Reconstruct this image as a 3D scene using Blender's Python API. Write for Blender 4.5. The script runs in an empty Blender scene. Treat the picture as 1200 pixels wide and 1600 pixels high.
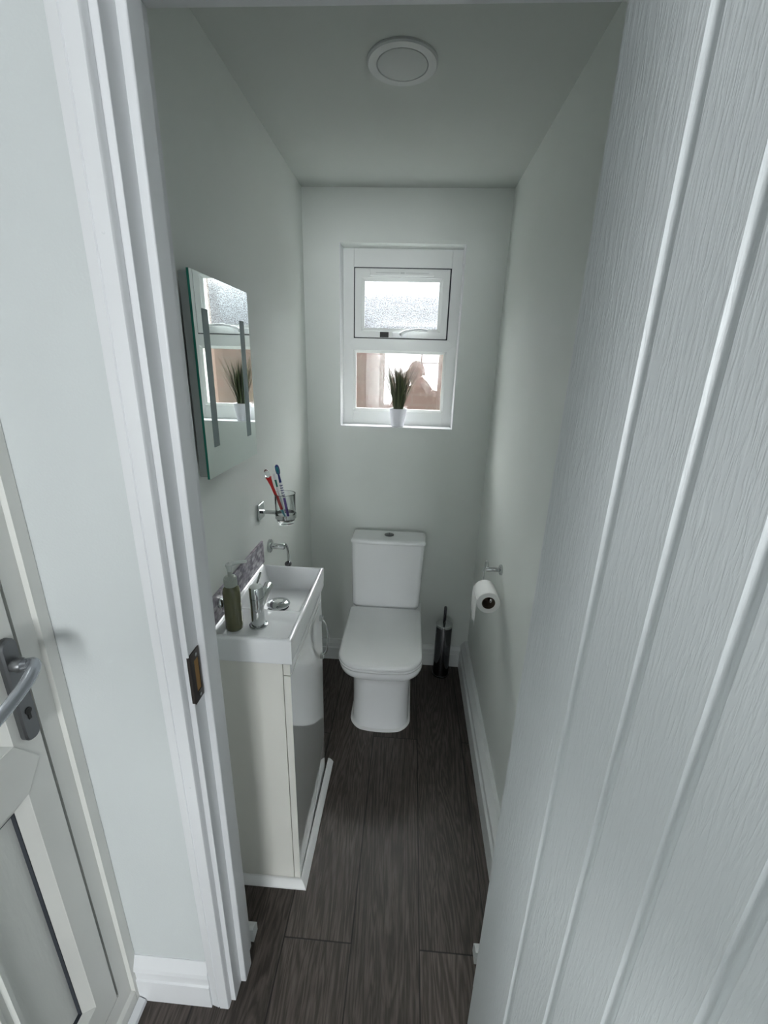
import bpy, bmesh, math, random
from mathutils import Vector, Matrix
R = math.radians
PI = math.pi
rng = random.Random(7)
scene = bpy.context.scene
COL = scene.collection

# ------------------------------------------------------------------ camera
H = 1.55
def make_camera():
    f, yaw, pitch, roll = 677.24, R(-3.1373), R(18.684), R(1.6972)
    fw = Vector((math.sin(yaw)*math.cos(pitch), math.cos(yaw)*math.cos(pitch), -math.sin(pitch)))
    r = Vector((math.cos(yaw), -math.sin(yaw), 0)); u = r.cross(fw)
    r2 = r*math.cos(roll) + u*math.sin(roll); u2 = r2.cross(fw)
    cd = bpy.data.cameras.new('camera'); cd.sensor_fit = 'VERTICAL'; cd.sensor_height = 32.0
    cd.sensor_width = 24.0; cd.lens = f/1600*32.0; cd.clip_start = .01; cd.clip_end = 60
    co = bpy.data.objects.new('camera', cd); COL.objects.link(co)
    m = Matrix((r2, u2, -fw)).transposed().to_4x4(); m.translation = Vector((0, 0, H))
    co.matrix_world = m
    scene.camera = co
    return r2, u2, fw
CR, CU, CF = make_camera()

# ------------------------------------------------------------------ light and exposure
SKY = 36.0
world = bpy.data.worlds.new('overcast_sky'); scene.world = world; world.use_nodes = True
bg = world.node_tree.nodes['Background']
def sky_nodes():
    nt = world.node_tree; N = nt.nodes; L = nt.links
    tc = N.new('ShaderNodeTexCoord'); sp = N.new('ShaderNodeSeparateXYZ'); L.new(tc.outputs['Generated'], sp.inputs[0])
    cr = N.new('ShaderNodeValToRGB'); e = cr.color_ramp.elements      # overcast sky: zenith brighter than horizon
    e[0].position = .47; e[0].color = (.006, .006, .006, 1)
    e[1].position = .98; e[1].color = (.97, 1.0, .98, 1)
    m = e.new(.50); m.color = (.009, .0093, .0098, 1)
    m = e.new(.566); m.color = (.0135, .0142, .0150, 1)
    m = e.new(.61); m.color = (.12, .124, .126, 1)
    m = e.new(.70); m.color = (.42, .43, .425, 1)
    mr = N.new('ShaderNodeMapRange'); mr.inputs['From Min'].default_value = -1; L.new(sp.outputs[2], mr.inputs[0])
    L.new(mr.outputs[0], cr.inputs[0]); L.new(cr.outputs[0], bg.inputs[0])
    st = N.new('ShaderNodeMapRange'); st.inputs['From Min'].default_value = -1   # the bright side of the cloud lies behind the toilet window
    st.inputs['To Min'].default_value = SKY*.12; st.inputs['To Max'].default_value = SKY*2.0
    L.new(sp.outputs[1], st.inputs[0]); L.new(st.outputs[0], bg.inputs[1])
sky_nodes()
def area_light(name, loc, rot, sx, sy, power, col=(1, 1, 1)):
    ld = bpy.data.lights.new(name, 'AREA'); ld.shape = 'RECTANGLE'; ld.size = sx; ld.size_y = sy
    ld.energy = power; ld.color = col
    o = bpy.data.objects.new(name, ld); COL.objects.link(o); o.location = loc; o.rotation_euler = rot
    return o
# daylight at the big glazed opening at the rear of the hall
hl = area_light('hall_daylight', (.22, -4.42, 1.46), (R(97), 0, 0), 1.64, 1.32, 178, (.96, .99, 1.0))
hl.data.spread = R(180)
vs = scene.view_settings
vs.view_transform = 'Standard'; vs.look = 'None'; vs.gamma = 1; vs.use_curve_mapping = False
vs.exposure = 0.0
scene.cycles.max_bounces = 12; scene.cycles.diffuse_bounces = 6; scene.cycles.glossy_bounces = 5
scene.cycles.transmission_bounces = 10; scene.cycles.transparent_max_bounces = 12
scene.cycles.sample_clamp_indirect = 25.0

# ------------------------------------------------------------------ materials
def new_mat(name):
    m = bpy.data.materials.new(name); m.use_nodes = True
    nt = m.node_tree
    return m, nt, nt.nodes['Principled BSDF'], nt.nodes['Material Output']
def mat(name, col, rough=.5, metal=0., bump=0., bscale=200., coat=0., spec=.5, var=0., trans=0., ior=1.45, stretch=None):
    m, nt, b, out = new_mat(name)
    b.inputs['Base Color'].default_value = (*col, 1); b.inputs['Roughness'].default_value = rough
    b.inputs['Metallic'].default_value = metal; b.inputs['Coat Weight'].default_value = coat
    b.inputs['Coat Roughness'].default_value = .03
    b.inputs['Specular IOR Level'].default_value = spec
    b.inputs['Transmission Weight'].default_value = trans; b.inputs['IOR'].default_value = ior
    tc = nt.nodes.new('ShaderNodeTexCoord'); mp = nt.nodes.new('ShaderNodeMapping')
    nt.links.new(tc.outputs['Object'], mp.inputs[0])
    if stretch: mp.inputs['Scale'].default_value = stretch
    n = nt.nodes.new('ShaderNodeTexNoise'); n.inputs['Scale'].default_value = bscale
    n.inputs['Detail'].default_value = 3; nt.links.new(mp.outputs[0], n.inputs['Vector'])
    if bump:
        bp = nt.nodes.new('ShaderNodeBump'); bp.inputs['Strength'].default_value = bump
        bp.inputs['Distance'].default_value = .002
        nt.links.new(n.outputs[0], bp.inputs['Height']); nt.links.new(bp.outputs[0], b.inputs['Normal'])
    if var:
        n2 = nt.nodes.new('ShaderNodeTexNoise'); n2.inputs['Scale'].default_value = 6.; n2.inputs['Detail'].default_value = 4
        nt.links.new(mp.outputs[0], n2.inputs['Vector'])
        mr = nt.nodes.new('ShaderNodeMapRange'); mr.inputs['To Min'].default_value = 1-var; mr.inputs['To Max'].default_value = 1+var*.4
        mx = nt.nodes.new('ShaderNodeVectorMath'); mx.operation = 'SCALE'; mx.inputs[0].default_value = col
        nt.links.new(n2.outputs[0], mr.inputs[0]); nt.links.new(mr.outputs[0], mx.inputs['Scale'])
        nt.links.new(mx.outputs[0], b.inputs['Base Color'])
    return m
M = {}
M['paint'] = mat('wall_paint', (.76, .79, .765), .55, bump=.12, bscale=260, spec=.35, var=.03)
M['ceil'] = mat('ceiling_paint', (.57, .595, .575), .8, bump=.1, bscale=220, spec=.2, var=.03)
M['hallceil'] = mat('hall_ceiling_paint', (.86, .87, .86), .85, bump=.1, bscale=220, spec=.2)
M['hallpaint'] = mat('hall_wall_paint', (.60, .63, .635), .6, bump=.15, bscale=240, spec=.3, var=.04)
M['gloss'] = mat('white_gloss_wood_paint', (.74, .75, .77), .32, bump=.05, bscale=90, var=.03)
M['skirt'] = mat('white_skirting_paint', (.74, .76, .76), .4, bump=.06, bscale=90, var=.03)
M['pvc'] = mat('white_plastic', (.76, .78, .77), .35, var=.03)
M['oldpvc'] = mat('aged_white_plastic', (.70, .70, .67), .42, var=.10, bump=.04, bscale=60)
M['oldpvc_panel'] = mat('aged_moulded_door_skin', (.68, .69, .66), .45, var=.10, bump=.25, bscale=160, stretch=(1, 1, .15))
M['ceramic'] = mat('white_glazed_ceramic', (.86, .87, .885), .12, coat=.6)
M['seat'] = mat('white_seat_plastic', (.84, .85, .86), .22, coat=.2)
M['silicone'] = mat('white_silicone', (.90, .90, .90), .4)
M['laminate'] = mat('cream_white_laminate', (.78, .77, .72), .38)
M['glossdoor'] = mat('glossy_white_acrylic', (.78, .79, .79), .05, coat=1.0, spec=.8)
M['chrome'] = mat('polished_chrome', (.56, .58, .58), .06, metal=1)
M['darkchrome'] = mat('dark_smoked_chrome', (.13, .13, .14), .08, metal=1)
M['nickel'] = mat('brushed_grey_metal', (.15, .155, .16), .38, metal=.8, bump=.05, bscale=300)
M['lever'] = mat('smooth_grey_metal', (.36, .38, .41), .22, metal=.7)
M['black'] = mat('black_plastic', (.006, .006, .006), .5)
M['rubber'] = mat('black_rubber_seal', (.03, .035, .045), .7)
M['mirror'] = mat('silvered_glass', (.86, .92, .90), .01, metal=1)
M['mirror_edge'] = mat('green_glass_edge', (.03, .22, .16), .1)
M['frost'] = mat('frosted_mirror_strip', (.22, .28, .28), .55)
M['steelbox'] = mat('grey_cabinet_shell', (.40, .42, .42), .4, metal=.3)
M['soap'] = mat('olive_green_soap', (.13, .13, .07), .12, coat=.5)
M['pump'] = mat('clear_pump_plastic', (.62, .66, .64), .25)
M['collar'] = mat('translucent_collar_plastic', (.42, .45, .41), .3)
M['glass'] = mat('clear_glass', (.96, .98, .98), .01, trans=1.0, ior=1.45)
M['paper'] = mat('white_tissue_paper', (.86, .86, .85), .9, bump=.3, bscale=400)
M['card'] = mat('brown_cardboard_core', (.10, .075, .055), .9)
M['timber'] = mat('raw_timber', (.34, .19, .07), .8, bump=.4, bscale=60, stretch=(1, 1, .2))
M['strike'] = mat('dull_black_steel', (.07, .06, .055), .4, metal=.8)
M['red'] = mat('red_plastic', (.55, .02, .02), .3)
M['teal'] = mat('teal_plastic', (.01, .16, .20), .35)
M['blue'] = mat('dark_blue_plastic', (.02, .03, .16), .35)
M['purple'] = mat('purple_plastic', (.10, .05, .30), .35)
M['cyan'] = mat('pale_blue_plastic', (.12, .45, .55), .35)
M['green'] = mat('green_plastic', (.02, .22, .16), .35)
M['whiteplastic'] = mat('white_plastic_shiny', (.80, .82, .84), .3)
M['bristle'] = mat('white_bristles', (.75, .78, .80), .8, bump=.4, bscale=900)
M['potwhite'] = mat('white_pot_glaze', (.78, .78, .84), .45)
M['soil'] = mat('dark_moss_filler', (.03, .035, .015), .95, bump=.8, bscale=120)
M['lamp'] = mat('white_lamp_diffuser', (.56, .58, .575), .5)
M['lampring'] = mat('white_lamp_rim', (.60, .62, .62), .4)
M['skin'] = mat('skin', (.42, .24, .17), .5, bump=.1, bscale=300)
M['jumper'] = mat('dark_grey_knit', (.035, .035, .04), .9, bump=.5, bscale=500)
M['trouser'] = mat('dark_navy_denim', (.02, .025, .05), .85, bump=.3, bscale=600)
M['shoe'] = mat('black_shoe_leather', (.02, .02, .02), .4)

def grass_mat():
    m, nt, b, out = new_mat('artificial_grass_blade')
    g = nt.nodes.new('ShaderNodeNewGeometry')
    cr = nt.nodes.new('ShaderNodeValToRGB')
    cr.color_ramp.elements[0].color = (.012, .022, .006, 1); cr.color_ramp.elements[1].color = (.07, .09, .03, 1)
    nt.links.new(g.outputs['Random Per Island'], cr.inputs[0]); nt.links.new(cr.outputs[0], b.inputs['Base Color'])
    b.inputs['Roughness'].default_value = .5
    return m
M['grass'] = grass_mat()

def floor_mat():
    m, nt, b, out = new_mat('dark_grey_brown_oak_planks')
    N = nt.nodes; L = nt.links
    def math_(op, a, b_=None, c=None):
        n = N.new('ShaderNodeMath'); n.operation = op
        for k, v in enumerate((a, b_, c)):
            if v is None: continue
            if isinstance(v, (int, float)): n.inputs[k].default_value = v
            else: L.new(v, n.inputs[k])
        return n.outputs[0]
    tc = N.new('ShaderNodeTexCoord'); sp = N.new('ShaderNodeSeparateXYZ'); L.new(tc.outputs['Object'], sp.inputs[0])
    X, Y = sp.outputs[0], sp.outputs[1]
    u = math_('DIVIDE', math_('ADD', X, .0985+.192*40), .192)
    ci = math_('FLOOR', u); fu = math_('FRACT', u)
    odd = math_('MODULO', ci, 2.0)                    # column 40 is the middle plank
    off = math_('ADD', math_('MULTIPLY', odd, .725), -1.49+1.3*20)
    v = math_('DIVIDE', math_('ADD', Y, off), 1.3)
    ri = math_('FLOOR', v); fv = math_('FRACT', v)
    # distances to seams in metres
    du = math_('MULTIPLY', math_('MINIMUM', fu, math_('SUBTRACT', 1.0, fu)), .192)
    dv = math_('MULTIPLY', math_('MINIMUM', fv, math_('SUBTRACT', 1.0, fv)), 1.3)
    d = math_('MINIMUM', du, dv)
    seam = N.new('ShaderNodeMapRange'); seam.inputs['From Min'].default_value = .0008; seam.inputs['From Max'].default_value = .0026
    L.new(d, seam.inputs[0])
    wn = N.new('ShaderNodeTexWhiteNoise'); wn.noise_dimensions = '2D'
    cb = N.new('ShaderNodeCombineXYZ'); L.new(ci, cb.inputs[0]); L.new(ri, cb.inputs[1]); L.new(cb.outputs[0], wn.inputs['Vector'])
    # per plank shifted grain coordinates
    cg = N.new('ShaderNodeCombineXYZ')
    L.new(math_('ADD', X, math_('MULTIPLY', wn.outputs['Value'], 13.0)), cg.inputs[0])
    L.new(math_('ADD', math_('MULTIPLY', Y, .085), math_('MULTIPLY', wn.outputs['Value'], 5.0)), cg.inputs[1])
    n1 = N.new('ShaderNodeTexNoise'); n1.inputs['Scale'].default_value = 11; n1.inputs['Detail'].default_value = 5; n1.inputs['Distortion'].default_value = .8
    L.new(cg.outputs[0], n1.inputs['Vector'])
    n2 = N.new('ShaderNodeTexNoise'); n2.inputs['Scale'].default_value = 190; n2.inputs['Detail'].default_value = 4
    L.new(cg.outputs[0], n2.inputs['Vector'])
    rings = math_('FRACT', math_('MULTIPLY', n1.outputs[0], 16.0))
    rings = math_('ABSOLUTE', math_('SUBTRACT', rings, .5))
    g = math_('ADD', math_('MULTIPLY', n2.outputs[0], .55), math_('MULTIPLY', rings, .50))
    # knots
    vk = N.new('ShaderNodeTexVoronoi'); vk.inputs['Scale'].default_value = 1.0
    ck = N.new('ShaderNodeCombineXYZ'); L.new(math_('MULTIPLY', X, 5.2), ck.inputs[0]); L.new(math_('MULTIPLY', Y, 2.3), ck.inputs[1])
    L.new(ck.outputs[0], vk.inputs['Vector'])
    kn = N.new('ShaderNodeMapRange'); kn.inputs['From Min'].default_value = .02; kn.inputs['From Max'].default_value = .085
    L.new(vk.outputs['Distance'], kn.inputs[0])
    cr = N.new('ShaderNodeValToRGB')
    e = cr.color_ramp.elements
    e[0].position = .30; e[0].color = (.045, .035, .030, 1)
    e[1].position = .74; e[1].color = (.165, .135, .118, 1)
    L.new(g, cr.inputs[0])
    tone = math_('ADD', math_('MULTIPLY', wn.outputs['Value'], .45), .72)
    f1 = math_('MULTIPLY', tone, math_('ADD', math_('MULTIPLY', seam.outputs[0], .85), .15))
    f2 = math_('MULTIPLY', f1, math_('ADD', math_('MULTIPLY', kn.outputs[0], .5), .5))
    sc = N.new('ShaderNodeVectorMath'); sc.operation = 'SCALE'
    L.new(cr.outputs[0], sc.inputs[0]); L.new(f2, sc.inputs['Scale']); L.new(sc.outputs[0], b.inputs['Base Color'])
    b.inputs['Roughness'].default_value = .42; b.inputs['Specular IOR Level'].default_value = .4
    hgt = math_('ADD', math_('MULTIPLY', g, .25), seam.outputs[0])
    bp = N.new('ShaderNodeBump'); bp.inputs['Strength'].default_value = .35; bp.inputs['Distance'].default_value = .0012
    L.new(hgt, bp.inputs['Height']); L.new(bp.outputs[0], b.inputs['Normal'])
    return m
M['floor'] = floor_mat()

def grain_door_mat():
    m, nt, b, out = new_mat('white_embossed_grain_paint')
    N = nt.nodes; L = nt.links
    b.inputs['Base Color'].default_value = (.70, .73, .745, 1); b.inputs['Roughness'].default_value = .36
    tc = N.new('ShaderNodeTexCoord'); mp = N.new('ShaderNodeMapping'); mp.inputs['Scale'].default_value = (1, 1, .075)
    L.new(tc.outputs['Object'], mp.inputs[0])
    n = N.new('ShaderNodeTexNoise'); n.inputs['Scale'].default_value = 330; n.inputs['Detail'].default_value = 2.5; n.inputs['Distortion'].default_value = .6
    L.new(mp.outputs[0], n.inputs['Vector'])
    cr = N.new('ShaderNodeMapRange'); cr.inputs['From Min'].default_value = .45; cr.inputs['From Max'].default_value = .62
    L.new(n.outputs[0], cr.inputs[0])
    bp = N.new('ShaderNodeBump'); bp.inputs['Strength'].default_value = .26; bp.inputs['Distance'].default_value = .0008
    L.new(cr.outputs[0], bp.inputs['Height']); L.new(bp.outputs[0], b.inputs['Normal'])
    return m
M['graindoor'] = grain_door_mat()

def tile_mat():
    m, nt, b, out = new_mat('grey_mauve_mosaic_tile')
    N = nt.nodes; L = nt.links
    tc = N.new('ShaderNodeTexCoord'); sp = N.new('ShaderNodeSeparateXYZ'); L.new(tc.outputs['Object'], sp.inputs[0])
    cb = N.new('ShaderNodeCombineXYZ'); L.new(sp.outputs[1], cb.inputs[0]); L.new(sp.outputs[2], cb.inputs[1])
    br = N.new('ShaderNodeTexBrick'); br.inputs['Scale'].default_value = 1.0; br.offset = .5
    br.inputs['Brick Width'].default_value = .022; br.inputs['Row Height'].default_value = .012
    br.inputs['Mortar Size'].default_value = .0008; br.inputs['Bias'].default_value = -.1
    br.inputs['Color1'].default_value = (.22, .19, .24, 1); br.inputs['Color2'].default_value = (.66, .62, .68, 1)
    br.inputs['Mortar'].default_value = (.30, .29, .31, 1)
    L.new(cb.outputs[0], br.inputs['Vector'])
    n = N.new('ShaderNodeTexNoise'); n.inputs['Scale'].default_value = 70; L.new(cb.outputs[0], n.inputs['Vector'])
    mx = N.new('ShaderNodeMixRGB'); mx.blend_type = 'MULTIPLY'; mx.inputs[0].default_value = .6
    cr = N.new('ShaderNodeValToRGB'); cr.color_ramp.elements[0].color = (.45, .42, .48, 1); cr.color_ramp.elements[0].position = .3
    cr.color_ramp.elements[1].color = (1.2, 1.2, 1.2, 1); cr.color_ramp.elements[1].position = .6
    L.new(n.outputs[0], cr.inputs[0]); L.new(br.outputs['Color'], mx.inputs[1]); L.new(cr.outputs[0], mx.inputs[2])
    L.new(mx.outputs[0], b.inputs['Base Color']); b.inputs['Roughness'].default_value = .12
    return m
M['tile'] = tile_mat()

def brick_mat():
    m, nt, b, out = new_mat('weathered_pink_brown_brick')
    N = nt.nodes; L = nt.links
    tc = N.new('ShaderNodeTexCoord'); sp = N.new('ShaderNodeSeparateXYZ'); L.new(tc.outputs['Object'], sp.inputs[0])
    cb = N.new('ShaderNodeCombineXYZ'); L.new(sp.outputs[0], cb.inputs[0]); L.new(sp.outputs[2], cb.inputs[1])
    br = N.new('ShaderNodeTexBrick'); br.inputs['Scale'].default_value = 1.0
    br.inputs['Brick Width'].default_value = .225; br.inputs['Row Height'].default_value = .075; br.inputs['Mortar Size'].default_value = .008
    br.inputs['Color1'].default_value = (.075, .044, .037, 1); br.inputs['Color2'].default_value = (.062, .045, .034, 1)
    br.inputs['Mortar'].default_value = (.075, .06, .052, 1)
    L.new(cb.outputs[0], br.inputs['Vector']); L.new(br.outputs['Color'], b.inputs['Base Color']); b.inputs['Roughness'].default_value = .9
    return m
M['brick'] = brick_mat()
M['light_blocker'] = mat('brown_light_blocker', (.10, .06, .045), .9, bump=.3, bscale=40)

def pane_mat(name, clear, rough, refl, tint=(1, 1, 1), speck=0.):
    """window glass: clear part + obscured (refracting) part + mirror-like surface reflection"""
    m = bpy.data.materials.new(name); m.use_nodes = True; nt = m.node_tree; N = nt.nodes; L = nt.links
    N.remove(N['Principled BSDF']); out = N['Material Output']
    tr = N.new('ShaderNodeBsdfTransparent'); tr.inputs[0].default_value = (*tint, 1)
    rf = N.new('ShaderNodeBsdfRefraction'); rf.inputs['Roughness'].default_value = rough; rf.inputs['IOR'].default_value = 1.3
    rf.inputs[0].default_value = (*tint, 1)
    tc = N.new('ShaderNodeTexCoord')
    if speck:
        n = N.new('ShaderNodeTexVoronoi'); n.inputs['Scale'].default_value = 330; L.new(tc.outputs['Object'], n.inputs['Vector'])
        ns = N.new('ShaderNodeTexNoise'); ns.inputs['Scale'].default_value = 260; L.new(tc.outputs['Object'], ns.inputs['Vector'])
        mr = N.new('ShaderNodeMapRange'); mr.inputs['From Min'].default_value = .30; mr.inputs['From Max'].default_value = .52
        mr.inputs['To Min'].default_value = 1-speck
        L.new(ns.outputs[0], mr.inputs[0])
        for s in (tr, rf):
            v = N.new('ShaderNodeVectorMath'); v.operation = 'SCALE'; v.inputs[0].default_value = tint
            L.new(mr.outputs[0], v.inputs['Scale']); L.new(v.outputs[0], s.inputs[0])
        bp = N.new('ShaderNodeBump'); bp.inputs['Strength'].default_value = .5; bp.inputs['Distance'].default_value = .001
        L.new(n.outputs['Distance'], bp.inputs['Height']); L.new(bp.outputs[0], rf.inputs['Normal'])
    mx = N.new('ShaderNodeMixShader'); mx.inputs[0].default_value = clear
    L.new(rf.outputs[0], mx.inputs[1]); L.new(tr.outputs[0], mx.inputs[2])
    gl = N.new('ShaderNodeBsdfGlossy'); gl.inputs['Roughness'].default_value = .004
    fr = N.new('ShaderNodeLayerWeight'); fr.inputs['Blend'].default_value = .15
    mr2 = N.new('ShaderNodeMath'); mr2.operation = 'MULTIPLY_ADD'; mr2.inputs[1].default_value = 1-refl; mr2.inputs[2].default_value = refl
    L.new(fr.outputs['Fresnel'], mr2.inputs[0]); 
    # only the room-side / outer faces reflect strongly
    mx2 = N.new('ShaderNodeMixShader'); mx2.inputs[0].default_value = refl
    L.new(mx.outputs[0], mx2.inputs[1]); L.new(gl.outputs[0], mx2.inputs[2]); L.new(mx2.outputs[0], out.inputs[0])
    return m
M['obscure'] = pane_mat('obscure_window_glass', .82, .14, .07, (.97, .985, 1.0), .50)
M['obscure_low'] = pane_mat('obscure_window_glass_lower', .72, .18, .075, (.96, .96, .96), 0.06)
M['doorglass'] = pane_mat('frosted_door_glass', .45, .2, .05, (.42, .43, .43), 0)
M['clearpane'] = pane_mat('clear_window_glass', 1.0, .0, .05)

# ------------------------------------------------------------------ mesh helpers
def obj(name, bm, m, parent=None, smooth=False, bevel=0, seg=2, sub=0, angle=None):
    me = bpy.data.meshes.new(name)
    bmesh.ops.recalc_face_normals(bm, faces=bm.faces)
    bm.to_mesh(me); bm.free()
    o = bpy.data.objects.new(name, me); COL.objects.link(o)
    for x in (m if isinstance(m, (list, tuple)) else [m]): me.materials.append(x)
    if smooth or bevel or angle:
        for p in me.polygons: p.use_smooth = True
    if bevel:
        b = o.modifiers.new('bevel', 'BEVEL'); b.width = bevel; b.segments = seg; b.limit_method = 'ANGLE'; b.angle_limit = R(35)
        b.harden_normals = True
    elif angle:
        me.set_sharp_from_angle(angle=R(angle))
    if sub:
        s = o.modifiers.new('sub', 'SUBSURF'); s.levels = sub; s.render_levels = sub
    if parent:
        o.parent = parent; o.matrix_parent_inverse = parent.matrix_world.inverted() if False else Matrix.Translation(-Vector(parent['_o'])) if '_o' in parent else Matrix()
    return o
def tag(o, label, cat=None, group=None, kind=None):
    if label: o['label'] = label
    if cat: o['category'] = cat
    if group: o['group'] = group
    if kind: o['kind'] = kind
    return o
def thing(name, loc, label, cat, group=None, kind=None):
    o = bpy.data.objects.new(name, None); COL.objects.link(o); o.location = loc; o.empty_display_size = .05
    o['_o'] = tuple(loc)
    return tag(o, label, cat, group, kind)
def BM(): return bmesh.new()
def box(bm, x0, x1, y0, y1, z0, z1):
    vs_ = [bm.verts.new((x, y, z)) for x in (x0, x1) for y in (y0, y1) for z in (z0, z1)]
    for f in ((0, 1, 3, 2), (4, 6, 7, 5), (0, 4, 5, 1), (2, 3, 7, 6), (0, 2, 6, 4), (1, 5, 7, 3)):
        bm.faces.new([vs_[k] for k in f])
    return vs_
def bx(*a): bm = BM(); box(bm, *a); return bm
def frame_bm(bm, x0, x1, z0, z1, w, y0, y1):
    """rectangular ring in the xz plane, w = (left, right, bottom, top) member widths"""
    l, r, b, t = w
    out = [(x0, z0), (x1, z0), (x1, z1), (x0, z1)]; inn = [(x0+l, z0+b), (x1-r, z0+b), (x1-r, z1-t), (x0+l, z1-t)]
    V = [[bm.verts.new((x, y, z)) for x, z in ring] for ring in (out, inn) for y in (y0, y1)]
    o0, o1, i0, i1 = V
    for k in range(4):
        j = (k+1) % 4
        bm.faces.new((o0[k], o0[j], i0[j], i0[k])); bm.faces.new((o1[k], o1[j], i1[j], i1[k]))
        bm.faces.new((o0[k], o0[j], o1[j], o1[k])); bm.faces.new((i0[k], i0[j], i1[j], i1[k]))
def bead_bm(bm, x0, x1, z0, z1, w, y0, y1):
    """glazing bead: slopes from y0 at the outer edge to y1 at the glass"""
    out = [(x0, z0), (x1, z0), (x1, z1), (x0, z1)]; inn = [(x0+w, z0+w), (x1-w, z0+w), (x1-w, z1-w), (x0+w, z1-w)]
    o0 = [bm.verts.new((x, y0, z)) for x, z in out]; i0 = [bm.verts.new((x, y1, z)) for x, z in inn]
    o1 = [bm.verts.new((x, y1+.01, z)) for x, z in out]; i1 = [bm.verts.new((x, y1+.01, z)) for x, z in inn]
    for k in range(4):
        j = (k+1) % 4
        for a, b in ((o0, i0), (o1, i1), (o0, o1), (i0, i1)): bm.faces.new((a[k], a[j], b[j], b[k]))
def lathe(bm, prof, c, n=32, axis='z', cap=True):
    """prof: list of (r, h) along axis from c"""
    rings = []
    for r, h in prof:
        ring = []
        for k in range(n):
            a = 2*PI*k/n; p = (r*math.cos(a), r*math.sin(a), h)
            if axis == 'x': p = (h, p[0], p[1])
            if axis == 'y': p = (p[0], h, p[1])
            ring.append(bm.verts.new((c[0]+p[0], c[1]+p[1], c[2]+p[2])))
        rings.append(ring)
    for a, b in zip(rings, rings[1:]):
        for k in range(n): bm.faces.new((a[k], a[(k+1) % n], b[(k+1) % n], b[k]))
    if cap:
        bm.faces.new(rings[0]); bm.faces.new(rings[-1])
    return rings
def tube(bm, pts, r, n=12, cap=True):
    pts = [Vector(p) for p in pts]; rs = r if isinstance(r, (list, tuple)) else [r]*len(pts)
    rings = []; up = None
    for k, p in enumerate(pts):
        t = (pts[min(k+1, len(pts)-1)]-pts[max(k-1, 0)]).normalized()
        if up is None:
            up = t.orthogonal().normalized()
        up = (up - t*up.dot(t)).normalized(); sd = t.cross(up)
        rings.append([bm.verts.new(p+rs[k]*(math.cos(2*PI*j/n)*up+math.sin(2*PI*j/n)*sd)) for j in range(n)])
    for a, b in zip(rings, rings[1:]):
        for j in range(n): bm.faces.new((a[j], a[(j+1) % n], b[(j+1) % n], b[j]))
    if cap: bm.faces.new(rings[0]); bm.faces.new(rings[-1])
def spline(pts, n=8):
    P = [Vector(p) for p in pts]; out = []
    for k in range(len(P)-1):
        p0 = P[max(k-1, 0)]; p1 = P[k]; p2 = P[k+1]; p3 = P[min(k+2, len(P)-1)]
        for j in range(n):
            t = j/n
            out.append(.5*((2*p1)+(p2-p0)*t+(2*p0-5*p1+4*p2-p3)*t*t+(3*p1-p0-3*p2+p3)*t**3))
    out.append(P[-1]); return out
def extrude(bm, prof, a, b, close=True):
    """prof: list of points (3D) at start; a, b: offset vectors of both ends"""
    A = [bm.verts.new(Vector(p)+Vector(a)) for p in prof]; B = [bm.verts.new(Vector(p)+Vector(b)) for p in prof]
    n = len(prof)
    for k in range(n if close else n-1): bm.faces.new((A[k], A[(k+1) % n], B[(k+1) % n], B[k]))
    if close: bm.faces.new(A); bm.faces.new(B)
def dring(cx, w, yf, yb, rf, rb, bow=0., n=10):
    """plan outline with rounded corners; front edge (yf) may bow outward"""
    pts = []
    x0, x1 = cx-w/2, cx+w/2
    def arc(cx_, cy_, r, a0, a1):
        for k in range(n+1):
            a = a0+(a1-a0)*k/n; pts.append([cx_+r*math.cos(a), cy_+r*math.sin(a)])
    arc(x0+rf, yf+rf, rf, PI, 1.5*PI)
    for k in range(1, n): pts.append([x0+rf+(w-2*rf)*k/n, yf])
    arc(x1-rf, yf+rf, rf, 1.5*PI, 2*PI)
    arc(x1-rb, yb-rb, rb, 0, .5*PI)
    arc(x0+rb, yb-rb, rb, .5*PI, PI)
    for p in pts:
        if p[1] < yf+rf*1.2:
            t = (p[0]-cx)/(w/2); k = 1-max(0, (p[1]-yf)/(rf*1.2))
            p[1] -= bow*(1-t*t)*k
    return pts
def loft(bm, secs, cap0=True, cap1=True):
    rings = [[bm.verts.new((x, y, z)) for x, y in pts] for z, pts in secs]
    n = len(rings[0])
    for a, b in zip(rings, rings[1:]):
        for k in range(n): bm.faces.new((a[k], a[(k+1) % n], b[(k+1) % n], b[k]))
    if cap0: bm.faces.new(rings[0])
    if cap1: bm.faces.new(rings[-1])

def capsule(bm, p0, r0, p1, r1, n=16, sq=(1, 1)):
    p0, p1 = Vector(p0), Vector(p1); ax = (p1-p0); ln = ax.length
    if ln < 1e-6: ax = Vector((0, 0, 1)); ln = 0
    else: ax = ax/ln
    u = ax.orthogonal().normalized(); w = ax.cross(u)
    prof = [(r0*math.sin(a), -r0*math.cos(a)) for a in [PI/2*k/5 for k in range(6)]]
    prof += [(r1*math.cos(a), ln+r1*math.sin(a)) for a in [PI/2*k/5 for k in range(6)]]
    rings = []
    for r, h in prof:
        r = max(r, 1e-4)
        rings.append([bm.verts.new(p0+ax*h+u*r*math.cos(2*PI*k/n)+w*r*math.sin(2*PI*k/n)) for k in range(n)])
    for a, b in zip(rings, rings[1:]):
        for k in range(n): bm.faces.new((a[k], a[(k+1) % n], b[(k+1) % n], b[k]))
    bm.faces.new(rings[0]); bm.faces.new(rings[-1])
def ellipsoid(bm, c, rx, ry, rz, n=20, m=12, rot=None):
    g = bmesh.ops.create_uvsphere(bm, u_segments=n, v_segments=m, radius=1)
    mm = Matrix.Translation(c) @ (rot or Matrix()) @ Matrix.Diagonal((rx, ry, rz, 1))
    bmesh.ops.transform(bm, matrix=mm, verts=g['verts'])
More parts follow.
